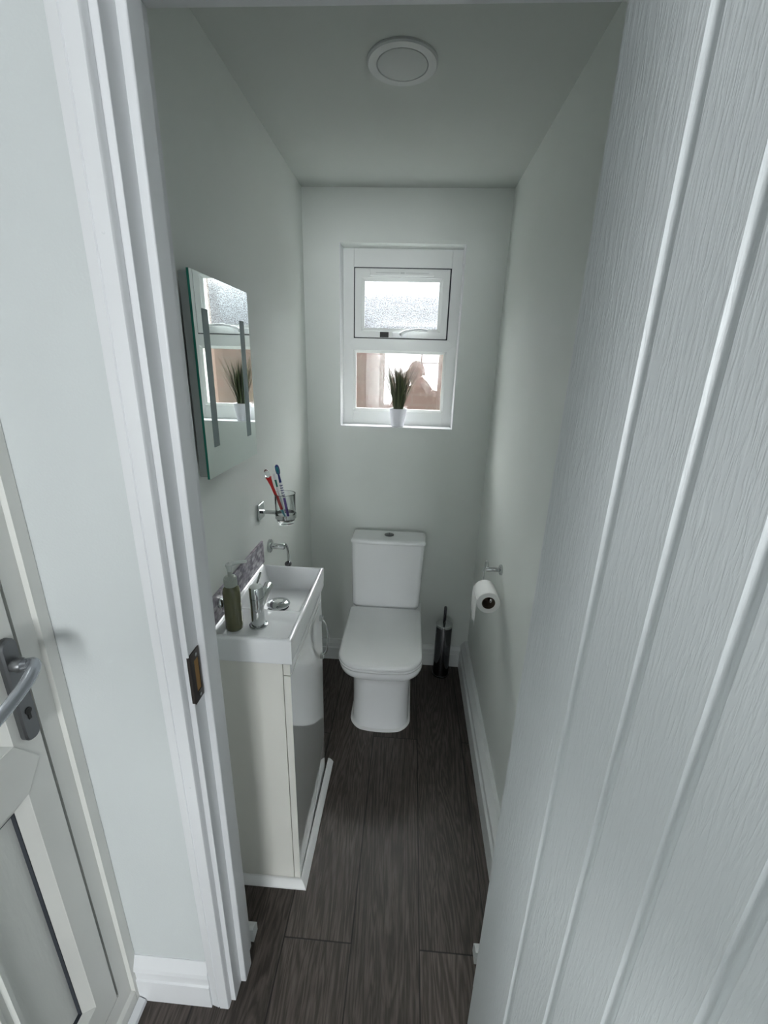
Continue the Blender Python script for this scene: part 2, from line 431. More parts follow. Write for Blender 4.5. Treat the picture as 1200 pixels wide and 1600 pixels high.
# ------------------------------------------------------------------ room dimensions
XL, XR, YB, ZC = -.479, .361, 2.022, 2.214
YH, YI = .626, .735          # hall face and inner face of the partition
XH, XHR, YR = -.62, 1.15, -4.20   # hall left wall, hall right wall, hall rear wall
YO = 2.26                    # outer face of the back wall
def struct(name, bm, m, label, cat, **k):
    return tag(obj(name, bm, m, **k), label, cat, kind='structure')

struct('floor', bx(-.72, XHR, YR, YO, -.04, 0), M['floor'], 'dark grey-brown wood plank floor', 'floor')
struct('ceiling_hall', bx(-.72, XHR+.1, YR-.1, YH+.05, ZC, ZC+.08), M['hallceil'], 'white hall ceiling outside the toilet room', 'ceiling')
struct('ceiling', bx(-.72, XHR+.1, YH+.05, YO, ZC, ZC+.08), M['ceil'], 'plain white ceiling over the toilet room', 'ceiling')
struct('wall_left', bx(XL-.14, XL, YI, YO, 0, ZC), M['paint'], 'pale grey-white wall behind the mirror and basin', 'wall')
struct('wall_right', bx(XR, XR+.12, YI, YO, 0, ZC), M['paint'], 'pale grey-white wall with the paper roll holder', 'wall')
bm = BM()   # back wall with the window hole
WL, WR, WB, WT = -.327, .192, 1.277, 2.023
box(bm, XL, WL, YB, YO, 0, ZC); box(bm, WR, XR, YB, YO, 0, ZC)
box(bm, WL, WR, YB, YO, 0, WB); box(bm, WL, WR, YB, YO, WT, ZC)
struct('wall_back', bm, M['paint'], 'pale wall behind the toilet with a recessed window', 'wall')
bm = BM()
box(bm, XH-.1, -.39, YH, YI, 0, ZC); box(bm, .268, XHR+.1, YH, YI, 0, ZC); box(bm, -.39, .268, YH, YI, 2.004, ZC)
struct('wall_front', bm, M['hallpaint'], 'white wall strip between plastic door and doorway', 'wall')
bm = BM()   # hall left wall around the plastic door
box(bm, XH-.1, XH, -.48, YR, 0, ZC); box(bm, XH-.1, XH, -.48, YH, 2.09, ZC)
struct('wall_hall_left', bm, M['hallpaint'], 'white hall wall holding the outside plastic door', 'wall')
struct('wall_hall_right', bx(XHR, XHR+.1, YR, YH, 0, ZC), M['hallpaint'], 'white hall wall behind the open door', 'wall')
GX0, GX1, GZ0, GZ1 = -.58, 1.04, .80, 2.09
bm = BM()
box(bm, XH-.1, GX0, YR-.1, YR, 0, ZC); box(bm, GX1, XHR+.1, YR-.1, YR, 0, ZC)
box(bm, GX0, GX1, YR-.1, YR, GZ1, ZC); box(bm, GX0, GX1, YR-.1, YR, 0, GZ0)
struct('wall_hall_rear', bm, M['hallpaint'], 'white hall wall around the large bright window', 'wall')

# window 2: large bright hall window (seen reflected)
w2 = thing('window_2', (.2, YR-.05, GZ0), 'large bright hall window seen reflected in the small window pane', 'window', kind='structure')
bm = BM(); frame_bm(bm, GX0, GX1, GZ0, GZ1, (.05, .05, .05, .05), YR-.09, YR-.03)
box(bm, .13, .17, YR-.09, YR-.03, GZ0, GZ1); box(bm, .17, GX1, YR-.08, YR-.04, 1.60, 1.625)
obj('window_frame', bm, M['pvc'], w2, bevel=.003)
obj('glass_pane', bx(GX0+.04, GX1-.04, YR-.062, YR-.058, GZ0+.04, GZ1-.04), M['clearpane'], w2)

# ------------------------------------------------------------------ skirtings
def skirt_profile(t, h):
    """(offset from wall, z) pairs"""
    return [(0, 0), (t, 0), (t, h*.62), (t*.82, h*.66), (t*.82, h*.84), (t*.55, h*.93), (t*.35, h), (0, h)]
SK = skirt_profile(.022, .142)
def skirting(name, p0, p1, nrm, label, m='skirt', prof=SK):
    bm = BM(); nrm = Vector(nrm)
    extrude(bm, [Vector((0, 0, z))+nrm*d for d, z in prof], p0, p1)
    return struct(name, bm, M[m], label, 'skirting board')
skirting('baseboard_right', (XR, YI, 0), (XR, YB, 0), (-1, 0, 0), 'white skirting board along the right wall', prof=skirt_profile(.042, .150))
skirting('baseboard_back', (XL+.02, YB, 0), (XR-.035, YB, 0), (0, -1, 0), 'white skirting board behind the toilet', prof=skirt_profile(.024, .118))
skirting('baseboard_left', (XL, 1.36, 0), (XL, YB-.02, 0), (1, 0, 0), 'white skirting board along the left wall past the basin unit')
skirting('baseboard_front', (XH, YH, 0), (-.432, YH, 0), (0, -1, 0), 'white stepped skirting board in the hall beside plastic door', m='gloss', prof=[(0, 0), (.016, 0), (.016, .080), (.0125, .083), (.0125, .112), (.016, .116), (.014, .127), (.002, .157), (0, .157)])
skirting('baseboard_front_inside', (-.46, YI+.012, 0), (-.372, YI+.012, 0), (0, 1, 0), 'short white skirting stub just inside the left door jamb', prof=skirt_profile(.03, .05))
skirting('baseboard_front_inside.001', (.243, YI+.012, 0), (.335, YI+.012, 0), (0, 1, 0), 'short white skirting stub just inside the right door jamb', prof=skirt_profile(.03, .05))

# ------------------------------------------------------------------ door lining and architraves
def jamb(name, sx, xr, label):
    """sx=-1 left / +1 right, xr = rebate face x"""
    t = thing(name, (xr, YH, 0), label, 'door frame', kind='structure')
    s = sx
    def X(a): return xr + s*a            # a>0 goes into the wall
    def bb(a0, a1, y0, y1, z1=1.992):
        xa, xb = sorted((X(a0), X(a1))); return bx(xa, xb, y0, y1, 0, z1)
    obj('door_lining', bb(0, .028, YH+.001, YI+.004), M['gloss'], t, bevel=.0015)
    obj('door_stop', bb(-.0135, .002, .6635, .703, 1.978), M['gloss'], t, bevel=.003)
    # stepped architrave on the hall side
    a = [(.011, 0), (.011, -.013), (.013, -.0155), (.034, -.0155), (.0365, -.0125), (.038, -.0145), (.055, -.011), (.0565, -.009), (.0565, 0)]
    bm = BM(); extrude(bm, [(X(p), YH+q, 0) for p, q in a], (0, 0, 0), (0, 0, 2.045))
    obj('architrave', bm, M['gloss'], t, angle=40)
    # inner architrave
    bm = BM(); extrude(bm, [(X(.008), YI+.002, 0), (X(.009), YI+.014, 0), (X(.03), YI+.016, 0), (X(.058), YI+.012, 0), (X(.06), YI+.002, 0)], (0, 0, .0), (0, 0, 2.045))
    obj('inner_architrave', bm, M['paint'], t, angle=40)
    return t
jl = jamb('trim_1', -1, -.3765, 'white stepped door frame post left of the opening')
jr = jamb('trim_2', 1, .2475, 'white door frame post behind the open white door')
# head
t = thing('trim_3', (-.07, YH, 1.99), 'white door frame head across the top of the opening', 'door frame', kind='structure')
obj('door_lining', bx(-.3765, .2475, YH+.001, YI+.004, 1.992, 2.012), M['gloss'], t, bevel=.0015)
obj('door_stop', bx(-.3765, .2475, .6635, .703, 1.978, 1.9935), M['gloss'], t, bevel=.003)
obj('architrave', bx(-.432, .295, YH-.015, YH, 2.003, 2.045), M['gloss'], t, bevel=.003)
obj('inner_architrave', bx(-.432, .295, YI+.002, YI+.014, 1.996, 2.045), M['gloss'], t, bevel=.003)
# strike plate let into the rebate of the left lining
xs = -.3765
st = obj('strike_plate', BM(), M['strike'], jl)
bm = bmesh.new()
frame_in = [(.6065, .945), (.6595, .930), (.6595, 1.052), (.6065, 1.047)]
def plate_frame(bm):
    y0, y1, z0, z1 = .629, .6605, .940, 1.048
    box(bm, xs-.001, xs+.0022, y0, y1, z0, z0+.019); box(bm, xs-.001, xs+.0022, y0, y1, z1-.019, z1)
    box(bm, xs-.001, xs+.0022, y0, y0+.0105, z0+.019, z1-.019); box(bm, xs-.001, xs+.0022, y1-.005, y1, z0+.019, z1-.019)
    box(bm, xs-.0035, xs+.0022, y0-.003, y0, z0+.004, z1-.004)     # lip turned round the edge
plate_frame(bm); bm.to_mesh(st.data); bm.free()
tag(obj('keep_recess', bx(xs-.0005, xs+.0008, .639, .656, .958, 1.030), M['timber'], jl), 'bare brown timber showing through the strike plate')
for z in (.9495, 1.0385):
    bm = BM(); lathe(bm, [(.0035, 0), (.0035, .0010), (.0012, .0014)], (xs+.0021, .6465, z), 14, 'x'); obj('screw', bm, M['chrome'], jl, angle=40)
# filled nail heads on the architrave
for z in (.30, .75, 1.05, 1.70):
    bm = BM(); lathe(bm, [(.0028, 0), (.0022, -.0008), (.0008, -.0012)], (-.4005, YH-.0150, z), 12, 'y'); obj('filled_nail_head', bm, M['gloss'], jl, angle=40)

# ------------------------------------------------------------------ door 1: open white boarded door
def make_door():
    W, T, Z0, Z1 = .596, .035, .006, 1.985
    p0 = Vector((.1975, .5905, 0)); a = R(20.18)
    d = Vector((math.sin(a), -math.cos(a), 0)); n = Vector((-math.cos(a), -math.sin(a), 0))  # n: visible face normal
    t = thing('door_1', p0, 'white grain-embossed boarded door standing open on the right', 'door', kind='structure')
    t.rotation_euler = (0, 0, 0)
    prof = []
    g = [.110+.0792*k for k in range(6)]; hw, dp = .0075, .0062
    prof.append((0, -.001)); prof.append((.001, 0))
    for s in g:
        prof += [(s-hw-.001, 0)]
        for j in range(9):
            q = j/8; prof.append((s-hw+2*hw*q, -dp*(math.sin(PI*q)**.8)))
        prof += [(s+hw+.001, 0)]
    prof += [(W-.001, 0), (W, -.001)]
    back = [(s, -T-(q)) for s, q in reversed(prof)]
    bm = BM(); extrude(bm, [Vector((s, q, 0)) for s, q in prof+back], (0, 0, Z0), (0, 0, Z1))
    o = obj('door_leaf', bm, M['graindoor'], None, angle=50)
    mrot = Matrix((d, n, Vector((0, 0, 1)))).transposed().to_4x4(); mrot.translation = p0
    def put(o):
        o.parent = t; o.matrix_parent_inverse = Matrix.Translation(-p0); o.matrix_basis = mrot
    put(o)
    # lever handle set near the free edge (out of frame), both faces, and latch
    for sgn, y in ((1, 0), (-1, -T)):
        bm = BM(); box(bm, W-.075, W-.035, min(y, y+sgn*.007), max(y, y+sgn*.007), .93, 1.08); h = obj('handle_plate', bm, M['nickel'], None, bevel=.003); put(h)
        bm = BM(); tube(bm, spline([(W-.055, y, 1.03), (W-.055, y+sgn*.045, 1.03), (W-.075, y+sgn*.052, 1.03), (W-.165, y+sgn*.05, 1.03)], 6), .009); h = obj('lever_handle', bm, M['lever'], None, smooth=True); put(h)
    bm = BM(); box(bm, W-.001, W+.0015, -.029, -.006, .94, 1.05); put(obj('latch_plate', bm, M['nickel'], None))
    for z in (.25, 1.0, 1.75):
        bm = BM(); lathe(bm, [(.006, -.04), (.006, .04)], (-.004, -T-.004, z), 16); put(obj('hinge', bm, M['nickel'], None, angle=40))
    return t
make_door()

# ------------------------------------------------------------------ door 2: old white plastic outside door in the hall left wall
def pvc_door():
    t = thing('door_2', (XH, .1, 0), 'old white plastic outside door with grey lever handle, at left', 'door', kind='structure')
    Y1, Y0 = YH-.001, -.479
    def prof_v(bm, pts, z0, z1): extrude(bm, [(x, y, 0) for x, y in pts], (0, 0, z0), (0, 0, z1))
    # outer frame: two stepped uprights, head and bottom rail with projecting sill
    bm = BM()
    prof_v(bm, [(XH-.09, Y1), (XH+.002, Y1), (XH+.002, .603), (XH-.006, .600), (XH-.006, .5665), (XH-.09, .5665)], .0, 2.085)
    prof_v(bm, [(XH-.09, Y0), (XH+.002, Y0), (XH+.002, -.457), (XH-.006, -.454), (XH-.006, -.4205), (XH-.09, -.4205)], .0, 2.085)
    box(bm, XH-.09, XH-.006, -.4205, .5665, 2.03, 2.085)
    box(bm, XH-.09, XH-.006, -.4205, .5665, 0, .118)
    obj('outer_frame', bm, M['oldpvc'], t, angle=30)
    bm = BM(); prof = [(XH+.002, 0), (XH+.002, .052), (XH-.002, .058), (XH-.008, .062), (XH-.008, 0)]
    extrude(bm, [(x, 0, z) for x, z in prof], (0, -.45, 0), (0, .601, 0)); obj('sill_step', bm, M['oldpvc'], t, angle=30)
    bm = BM(); extrude(bm, [(XH+.003, 0, 0), (XH+.020, 0, 0), (XH+.018, 0, .010), (XH+.003, 0, .020)], (0, Y0, 0), (0, YH-.018, 0)); obj('floor_bead', bm, M['gloss'], t, angle=30)
    # leaf
    L1, L0, B0, B1 = .5595, -.414, .126, 2.024
    def ring(bm, y0, y1, z0, z1, wy, wz0, wz1, xa, xb):
        out = [(y0, z0), (y1, z0), (y1, z1), (y0, z1)]; inn = [(y0+wy, z0+wz0), (y1-wy, z0+wz0), (y1-wy, z1-wz1), (y0+wy, z1-wz1)]
        V = [[bm.verts.new((x, y, z)) for y, z in rr] for rr in (out, inn) for x in (xa, xb)]
        o0, o1, i0, i1 = V
        for k in range(4):
            j = (k+1) % 4
            bm.faces.new((o0[k], o0[j], i0[j], i0[k])); bm.faces.new((o1[k], o1[j], i1[j], i1[k]))
            bm.faces.new((o0[k], o0[j], o1[j], o1[k])); bm.faces.new((i0[k], i0[j], i1[j], i1[k]))
    def bead(bm, y0, y1, z0, z1, w, xa, xb):
        out = [(y0, z0), (y1, z0), (y1, z1), (y0, z1)]; inn = [(y0+w, z0+w), (y1-w, z0+w), (y1-w, z1-w), (y0+w, z1-w)]
        o0 = [bm.verts.new((xa, y, z)) for y, z in out]; i0 = [bm.verts.new((xb, y, z)) for y, z in inn]
        o1 = [bm.verts.new((xb-.01, y, z)) for y, z in out]; i1 = [bm.verts.new((xb-.01, y, z)) for y, z in inn]
        for k in range(4):
            j = (k+1) % 4
            for a, b in ((o0, i0), (o1, i1), (o0, o1), (i0, i1)): bm.faces.new((a[k], a[j], b[j], b[k]))
    xf = XH-.003
    bm = BM(); ring(bm, L0, L1, B0, B1, .051, .085, .062, xf, XH-.07)
    obj('leaf_frame', bm, M['oldpvc'], t, bevel=.002)
    bm = BM(); ring(bm, -.4215, .5675, .117, 2.031, .0085, .0085, .0085, XH-.013, XH-.08); obj('weather_seal', bm, M['rubber'], t)
    bm = BM(); bm2 = [(.500, .838), (.540, .880), (.502, .943)]
    # pointed welded mid rail
    pts = [(L0+.051, .838), (.509, .838), (.545, .884), (.509, .943), (L0+.051, .943), (L0+.015, .89)]
    extrude(bm, [(0, y, z) for y, z in pts], (xf+.0012, 0, 0), (XH-.06, 0, 0)); obj('mid_rail', bm, M['oldpvc'], t, bevel=.0008)
    for z0, z1 in ((B0+.085, .838), (.943, B1-.062)):
        bm = BM(); bead(bm, L0+.051, .509, z0, z1, .020, xf-.001, XH-.016); obj('glazing_bead', bm, M['oldpvc'], t, angle=30)
        bm = BM(); ring(bm, L0+.0705, .4895, z0+.0195, z1-.0195, .0018, .0018, .0018, XH-.0155, XH-.03); obj('rubber_seal', bm, M['rubber'], t)
        if z0 > .9:                          # upper half is glazed
            obj('glass_pane', bx(XH-.034, XH-.028, L0+.071, .489, z0+.020, z1-.020), M['doorglass'], t); continue
        bm = BM(); box(bm, XH-.036, XH-.023, L0+.072, .488, z0+.021, z1-.021); obj('door_panel', bm, M['oldpvc_panel'], t)
        # raised moulding on the panel
        ya, yb, za, zb = L0+.15, .405, z0+.085, z1-.085
        bm = BM()
        prof = [(0, 0), (.004, .008), (.012, .010), (.016, .004), (.024, .003), (.032, .007), (.040, .0)]
        rings = []
        for q, hgt in prof:
            rings.append([bm.verts.new((XH-.023+hgt, y, z)) for y, z in ((ya+q, za+q), (yb-q, za+q), (yb-q, zb-q), (ya+q, zb-q))])
        for a, b in zip(rings, rings[1:]):
            for k in range(4): bm.faces.new((a[k], a[(k+1) % 4], b[(k+1) % 4], b[k]))
        obj('panel_moulding', bm, M['oldpvc_panel'], t, angle=25)
    # handle
    pz0, pz1, py = .932, 1.128, .5385
    bm = BM()
    def stad(w, x): 
        out = []
        for k in range(9): a = PI*k/8; out.append((x, py+w*math.cos(a), pz1-.0145+w*math.sin(a)))
        for k in range(9): a = PI+PI*k/8; out.append((x, py+w*math.cos(a), pz0+.0145+w*math.sin(a)))
        return out
    rs = [[bm.verts.new(p) for p in stad(w, x)] for w, x in ((.0145, xf), (.0145, xf+.008), (.0120, xf+.011))]
    for a, b in zip(rs, rs[1:]):
        for k in range(18): bm.faces.new((a[k], a[(k+1) % 18], b[(k+1) % 18], b[k]))
    bm.faces.new(rs[0]); bm.faces.new(rs[-1])
    pl = obj('handle_plate', bm, M['nickel'], t, angle=35); tag(pl, 'long grey metal backplate')
    bm = BM(); lathe(bm, [(.0060, 0), (.0060, .0016), (.0045, .0018)], (xf+.0108, py, .990), 20, 'x'); box(bm, xf+.0108, xf+.0124, py-.0025, py+.0025, .974, .988)
    obj('lock_cylinder', bm, M['black'], pl, angle=40)
    # nested parent offset: handle_plate has no own offset
    bm = BM(); lathe(bm, [(.0115, 0), (.0115, .012), (.009, .016)], (xf+.010, py, 1.082), 24, 'x')
    obj('handle_collar', bm, M['nickel'], t, angle=40)
    bm = BM(); tube(bm, spline([(xf+.02, py-.001, 1.082), (xf+.038, py+.001, 1.086), (xf+.051, py-.008, 1.086), (xf+.056, py-.034, 1.074), (xf+.059, py-.078, 1.062), (xf+.060, py-.128, 1.052)], 8),
                    [.0085]*9+[.0095]*8+[.0098]*8+[.0095]*16, n=16)
    tag(obj('lever_handle', bm, M['lever'], t, smooth=True), 'shiny grey curved lever')
    return t
pvc_door()

# ------------------------------------------------------------------ window 1
def window():
    t = thing('window_1', ((WL+WR)/2, 2.11, WB), 'small white plastic window with obscure glass above the toilet', 'window', kind='structure')
    yF = 2.110
    bm = BM()
    # outer frame: side members, head, bottom, transom
    box(bm, WL, -.277, yF, 2.175, WB, WT); box(bm, .146, WR, yF, 2.175, WB, WT)
    box(bm, -.277, .146, yF, 2.175, 1.951, WT); box(bm, -.277, .146, yF, 2.175, WB, 1.343)
    obj('outer_frame', bm, M['pvc'], t, bevel=.0015)
    bm = BM(); extrude(bm, [(x, 0, z) for x, z in ((-.277, 1.614), (-.305, 1.640), (-.277, 1.664), (.146, 1.664), (.174, 1.640), (.146, 1.614))], (0, yF-.0025, 0), (0, 2.174, 0))
    obj('transom', bm, M['pvc'], t, bevel=.0008)
    bm = BM(); bead_bm(bm, -.277, .146, 1.343, 1.614, .0115, yF+.001, 2.117); obj('glazing_bead', bm, M['pvc'], t, angle=30)
    obj('glass_pane', bx(-.270, .139, 2.1185, 2.1225, 1.350, 1.607), M['obscure_low'], t)
    # opening sash
    bm = BM(); frame_bm(bm, -.2715, .1395, 1.668, 1.9455, (.030, .030, .028, .036), 2.098, 2.165)
    s = obj('opening_sash', bm, M['pvc'], t, bevel=.002)
    bm = BM(); bead_bm(bm, -.2415, .1095, 1.696, 1.9095, .0125, 2.1005, 2.107); obj('glazing_bead', bm, M['pvc'], s, angle=30)
    obj('glass_pane', bx(-.2330, .1010, 2.1085, 2.1125, 1.704, 1.902), M['obscure'], s)
    bm = BM(); frame_bm(bm, -.2775, .1465, 1.6635, 1.9515, (.0075, .0075, .0065, .0075), 2.1115, 2.168); obj('sash_gasket', bm, M['rubber'], t)
    # trickle vent
    bm = BM(); box(bm, -.206, .070, 2.090, 2.099, 1.917, 1.941); v = obj('trickle_vent', bm, M['pvc'], s, bevel=.002)
    bm = BM(); box(bm, -.180, -.078, 2.0888, 2.0905, 1.9255, 1.9285); box(bm, -.052, .048, 2.0888, 2.0905, 1.9255, 1.9285); box(bm, -.074, -.056, 2.0870, 2.0905, 1.9225, 1.9305)
    obj('vent_slider', bm, M['lamp'], s)
    tag(obj('black_sticker', bx(-.157, -.118, 2.0955, 2.0985, 1.6695, 1.692), M['black'], s), 'small black rectangle on the sash')
    # espagnolette handle
    bm = BM(); box(bm, -.102, -.036, 2.089, 2.0985, 1.671, 1.692)
    obj('handle_base', bm, M['whiteplastic'], s, bevel=.003)
    bm = BM(); tube(bm, spline([(-.066, 2.084, 1.680), (-.052, 2.076, 1.690), (-.02, 2.070, 1.699), (.02, 2.070, 1.703), (.055, 2.072, 1.700)], 8), [.010]*5+[.008]*8+[.0055]*20, n=12)
    obj('window_handle', bm, M['whiteplastic'], s, smooth=True)
    bm = BM(); lathe(bm, [(.0045, 0), (.0042, -.002), (.001, -.003)], (-.064, 2.074, 1.681), 16, 'y'); obj('handle_screw', bm, M['chrome'], s, smooth=True)
    # reveal lining: white boards inside the recess
    bm = BM(); box(bm, WL, WR, YB-.0015, yF, WB, WB+.004); box(bm, WL, WL+.003, YB-.0015, yF, WB+.004, WT); box(bm, WR-.003, WR, YB-.0015, yF, WB+.004, WT)
    obj('window_sill', bm, M['gloss'], t)
    return t
window()
bm = BM(); box(bm, XL, WL, YO, YO+.11, 0, ZC+.3); box(bm, WR, XR, YO, YO+.11, 0, ZC+.3)  # added blocks: keep oblique sky light off the side walls near the corners
struct('wall_outside', bm, M['light_blocker'], 'brown blocks added beside the window outside to cut oblique daylight', 'wall')
struct('wall_outside', bx(-2.2, 2.4, 3.35, 3.55, -.1, 1.78), M['brick'], 'blurred pink-brown brick wall outside the window', 'wall')
struct('ground_outside', bx(-2.2, 2.4, YO+.005, 3.35, -.15, -.05), mat('grey_paving', (.32, .32, .31), .9, bump=.3, bscale=30), 'grey paving outside the window', 'ground')

# ------------------------------------------------------------------ ceiling light
t = thing('ceiling_light', (-.058, 1.278, ZC), 'round white flush ceiling light, switched off', 'light')
bm = BM(); lathe(bm, [(.082, 0), (.082, -.004), (.079, -.007), (.0605, -.007), (.0585, -.0045), (.0585, 0)], (-.058, 1.278, ZC), 64)
obj('rim', bm, M['lampring'], t, angle=40)
bm = BM(); lathe(bm, [(.0578, -.001), (.0578, -.0065), (.0565, -.0072), (.001, -.0072)], (-.058, 1.278, ZC), 64)
obj('diffuser', bm, M['lamp'], t, angle=40)

# ------------------------------------------------------------------ mirror cabinet
t = thing('wall_mirror', (XL, 1.04, 1.30), 'rectangular frameless mirror with two frosted strips on the left wall', 'mirror')
obj('mirror_backing', bx(-.4515, -.434, .8915, 1.186, 1.3085, 1.709), M['steelbox'], t, bevel=.0015)
obj('wall_mount', bx(XL, -.451, .955, 1.125, 1.36, 1.66), M['steelbox'], t)
bm = BM(); box(bm, -.434, -.429, .889, 1.189, 1.304, 1.7135)
o = obj('mirror_glass', bm, [M['mirror'], M['mirror_edge']], t)
for p in o.data.polygons: p.material_index = 0 if p.normal.x > .9 else 1
for y0, y1, z0, z1 in ((.926, .953, 1.368, 1.6485), (1.125, 1.153, 1.362, 1.6435)):
    tag(obj('frosted_strip', bx(-.4292, -.4284, y0, y1, z0, z1), M['frost'], t), 'vertical frosted grey strip')

# ------------------------------------------------------------------ vanity unit
CX, CY0, CY1, CZ = -.278, .905, 1.300, .832
t = thing('vanity_cabinet', (XL, 1.1, 0), 'tall white basin cabinet with one glossy door under the basin', 'cabinet')
obj('carcass', bx(XL+.001, CX-.020, CY0, CY1, .0, CZ), M['laminate'], t, bevel=.0008)
d = obj('cabinet_door', bx(CX-.0185, CX, CY0+.0005, CY1, .012, .7845), [M['glossdoor'], M['laminate']], t, bevel=.001)
for p in d.data.polygons: p.material_index = 0 if p.normal.x > .9 else 1
d['label'] = 'glossy reflective door'
f = obj('fascia', bx(CX-.0185, CX, CY0+.0005, CY1, .7870, CZ), [M['glossdoor'], M['laminate']], t, bevel=.001)
for p in f.data.polygons: p.material_index = 0 if p.normal.x > .9 else 1
bm = BM(); tube(bm, spline([(CX+.004, 1.266, .730), (CX+.022, 1.266, .706), (CX+.028, 1.266, .655), (CX+.022, 1.266, .602), (CX+.004, 1.266, .578)], 8), .0036, n=10)
for z in (.578, .730): box(bm, CX-.0005, CX+.012, 1.259, 1.273, z-.008, z+.008)
tag(obj('door_handle', bm, M['chrome'], d, smooth=False, angle=40), 'slim chrome bow handle')
# white quadrant bead round its foot
bm = BM()
def quad(c, n1):
    return [(0, 0), (.021, 0), (.0208, .005), (.013, .0150), (.005, .0205), (0, .0205)]
q = quad(0, 0)
x0, x1 = XL+.0, CX+.001; y0 = CY0-.001; y1 = 1.345
A = [(x0, y0-o_, z) for o_, z in q]; Bq = [(x1+o_, y0-o_, z) for o_, z in q]; Cq = [(x1+o_+.004, y1, z) for o_, z in q]
Vs = [[bm.verts.new(p) for p in r_] for r_ in (A, Bq, Cq)]
for a, b in zip(Vs, Vs[1:]):
    for k in range(6): bm.faces.new((a[k], a[(k+1) % 6], b[(k+1) % 6], b[k]))
bm.faces.new(Vs[0]); bm.faces.new(Vs[-1])
tag(obj('trim_4', bm, M['silicone'], angle=25), 'white corner bead around the foot of the basin cabinet', 'trim', kind='structure')

# ------------------------------------------------------------------ basin
BX0, BX1, BY0, BY1, BZ0, BZ1 = XL+.002, -.2655, .884, 1.292, .8325, .908
def sstep(a, b, x):
    q = max(0, min(1, (x-a)/(b-a))); return q*q*(3-2*q)
def basin():
    t = thing('basin', (BX0, 1.09, BZ0), 'small rectangular white ceramic basin on the cabinet', 'basin')
    bm = BM(); nx, ny = 70, 130
    r = .012
    def h(x, y):
        dx0, dx1, dy0, dy1 = x-BX0, BX1-x, y-BY0, BY1-y
        z = BZ1
        e = min(dx1, dy0, dy1)          # outer rounded edge
        if e < .006: z -= .006-math.sqrt(max(0, .006**2-(.006-e)**2))
        # upstand against the wall, then a small step
        deck = min(sstep(.014, .024, dx0), sstep(.008, .019, dx1), sstep(.009, .020, dy0), sstep(.008, .019, dy1))
        z -= .0165*deck
        z += .003*(1-sstep(.006, .010, dx0))
        bowl = min(sstep(.016, .050, dx0), sstep(.011, .045, dx1), sstep(.150, .235, dy0), sstep(.010, .042, dy1))
        z -= .042*bowl
        z -= .006*bowl*sstep(.0, .2, 1-abs(y-1.18)/.2)
        return z
    G = []
    def dist(n, a, b):                   # denser near the ends
        return [a+(b-a)*(.5-.5*math.cos(PI*k/n))*.6+(b-a)*k/n*.4 for k in range(n+1)]
    xs_, ys_ = dist(nx, BX0, BX1), dist(ny, BY0, BY1)
    for x in xs_: G.append([bm.verts.new((x, y, h(x, y))) for y in ys_])
    for a in range(nx):
        for b in range(ny): bm.faces.new((G[a][b], G[a+1][b], G[a+1][b+1], G[a][b+1]))
    per = [G[a][0] for a in range(nx+1)]+[G[nx][b] for b in range(1, ny+1)]+[G[a][ny] for a in range(nx-1, -1, -1)]+[G[0][b] for b in range(ny-1, 0, -1)]
    def low(z, ins): 
        out = []
        for v in per:
            x = min(max(v.co.x, BX0), BX1-ins); y = min(max(v.co.y, BY0+ins), BY1-ins)
            out.append(bm.verts.new((x, y, z)))
        return out
    prev = per
    for z, ins in ((BZ1-.010, .0003), (BZ0+.008, .0018), (BZ0+.003, .003), (BZ0, .007)):
        cur = low(z, ins); n = len(per)
        for k in range(n): bm.faces.new((prev[k], prev[(k+1) % n], cur[(k+1) % n], cur[k]))
        prev = cur
    bm.faces.new(prev)
    obj('basin_body', bm, M['ceramic'], t, smooth=True)
    # pop-up waste: shallow chrome dome
    bm = BM(); c = (-.376, 1.140, .8435)
    lathe(bm, [(.030, -.003), (.031, .0), (.022, .0015)], c, 40); obj('waste_ring', bm, M['darkchrome'], t, smooth=True)
    bm = BM(); lathe(bm, [(.033, .007), (.0350, .010), (.0325, .014), (.023, .0185), (.011, .0205), (.001, .021)], c, 40)
    lathe(bm, [(.014, 0), (.014, .010)], c, 20)
    tag(obj('waste_plug', bm, M['chrome'], t, smooth=True), 'domed chrome plug')
basin()
# mixer tap
def tap():
    c = (-.3755, .966, BZ1-.0165)
    t = thing('basin_tap', c, 'chrome cylindrical mixer tap at near end of the basin', 'tap')
    bm = BM(); lathe(bm, [(.024, 0), (.024, .004), (.0215, .0055), (.017, .006)], c, 40); obj('base_ring', bm, M['chrome'], t, angle=30)
    bm = BM(); lathe(bm, [(.0175, .004), (.0175, .083)], c, 48); obj('tap_body', bm, M['chrome'], t, angle=30)
    bm = BM(); lathe(bm, [(.0165, .083), (.0165, .0845), (.0178, .0848), (.0178, .112), (.0165, .1145), (.001, .1150)], c, 48); obj('tap_cap', bm, M['chrome'], t, angle=30)
    bm = BM(); tube(bm, [(c[0]+.002, c[1]+.008, c[2]+.052), (c[0]+.006, c[1]+.080, c[2]+.077), (c[0]+.0062, c[1]+.082, c[2]+.0776)], [.0125, .0125, .0108], n=28); obj('spout', bm, M['chrome'], t, angle=40)
    bm = BM(); tube(bm, [(c[0]-.004, c[1]+.012, c[2]+.108), (c[0]-.003, c[1]+.048, c[2]+.130)], .0030, n=12); obj('lever', bm, M['chrome'], t, angle=40)
tap()
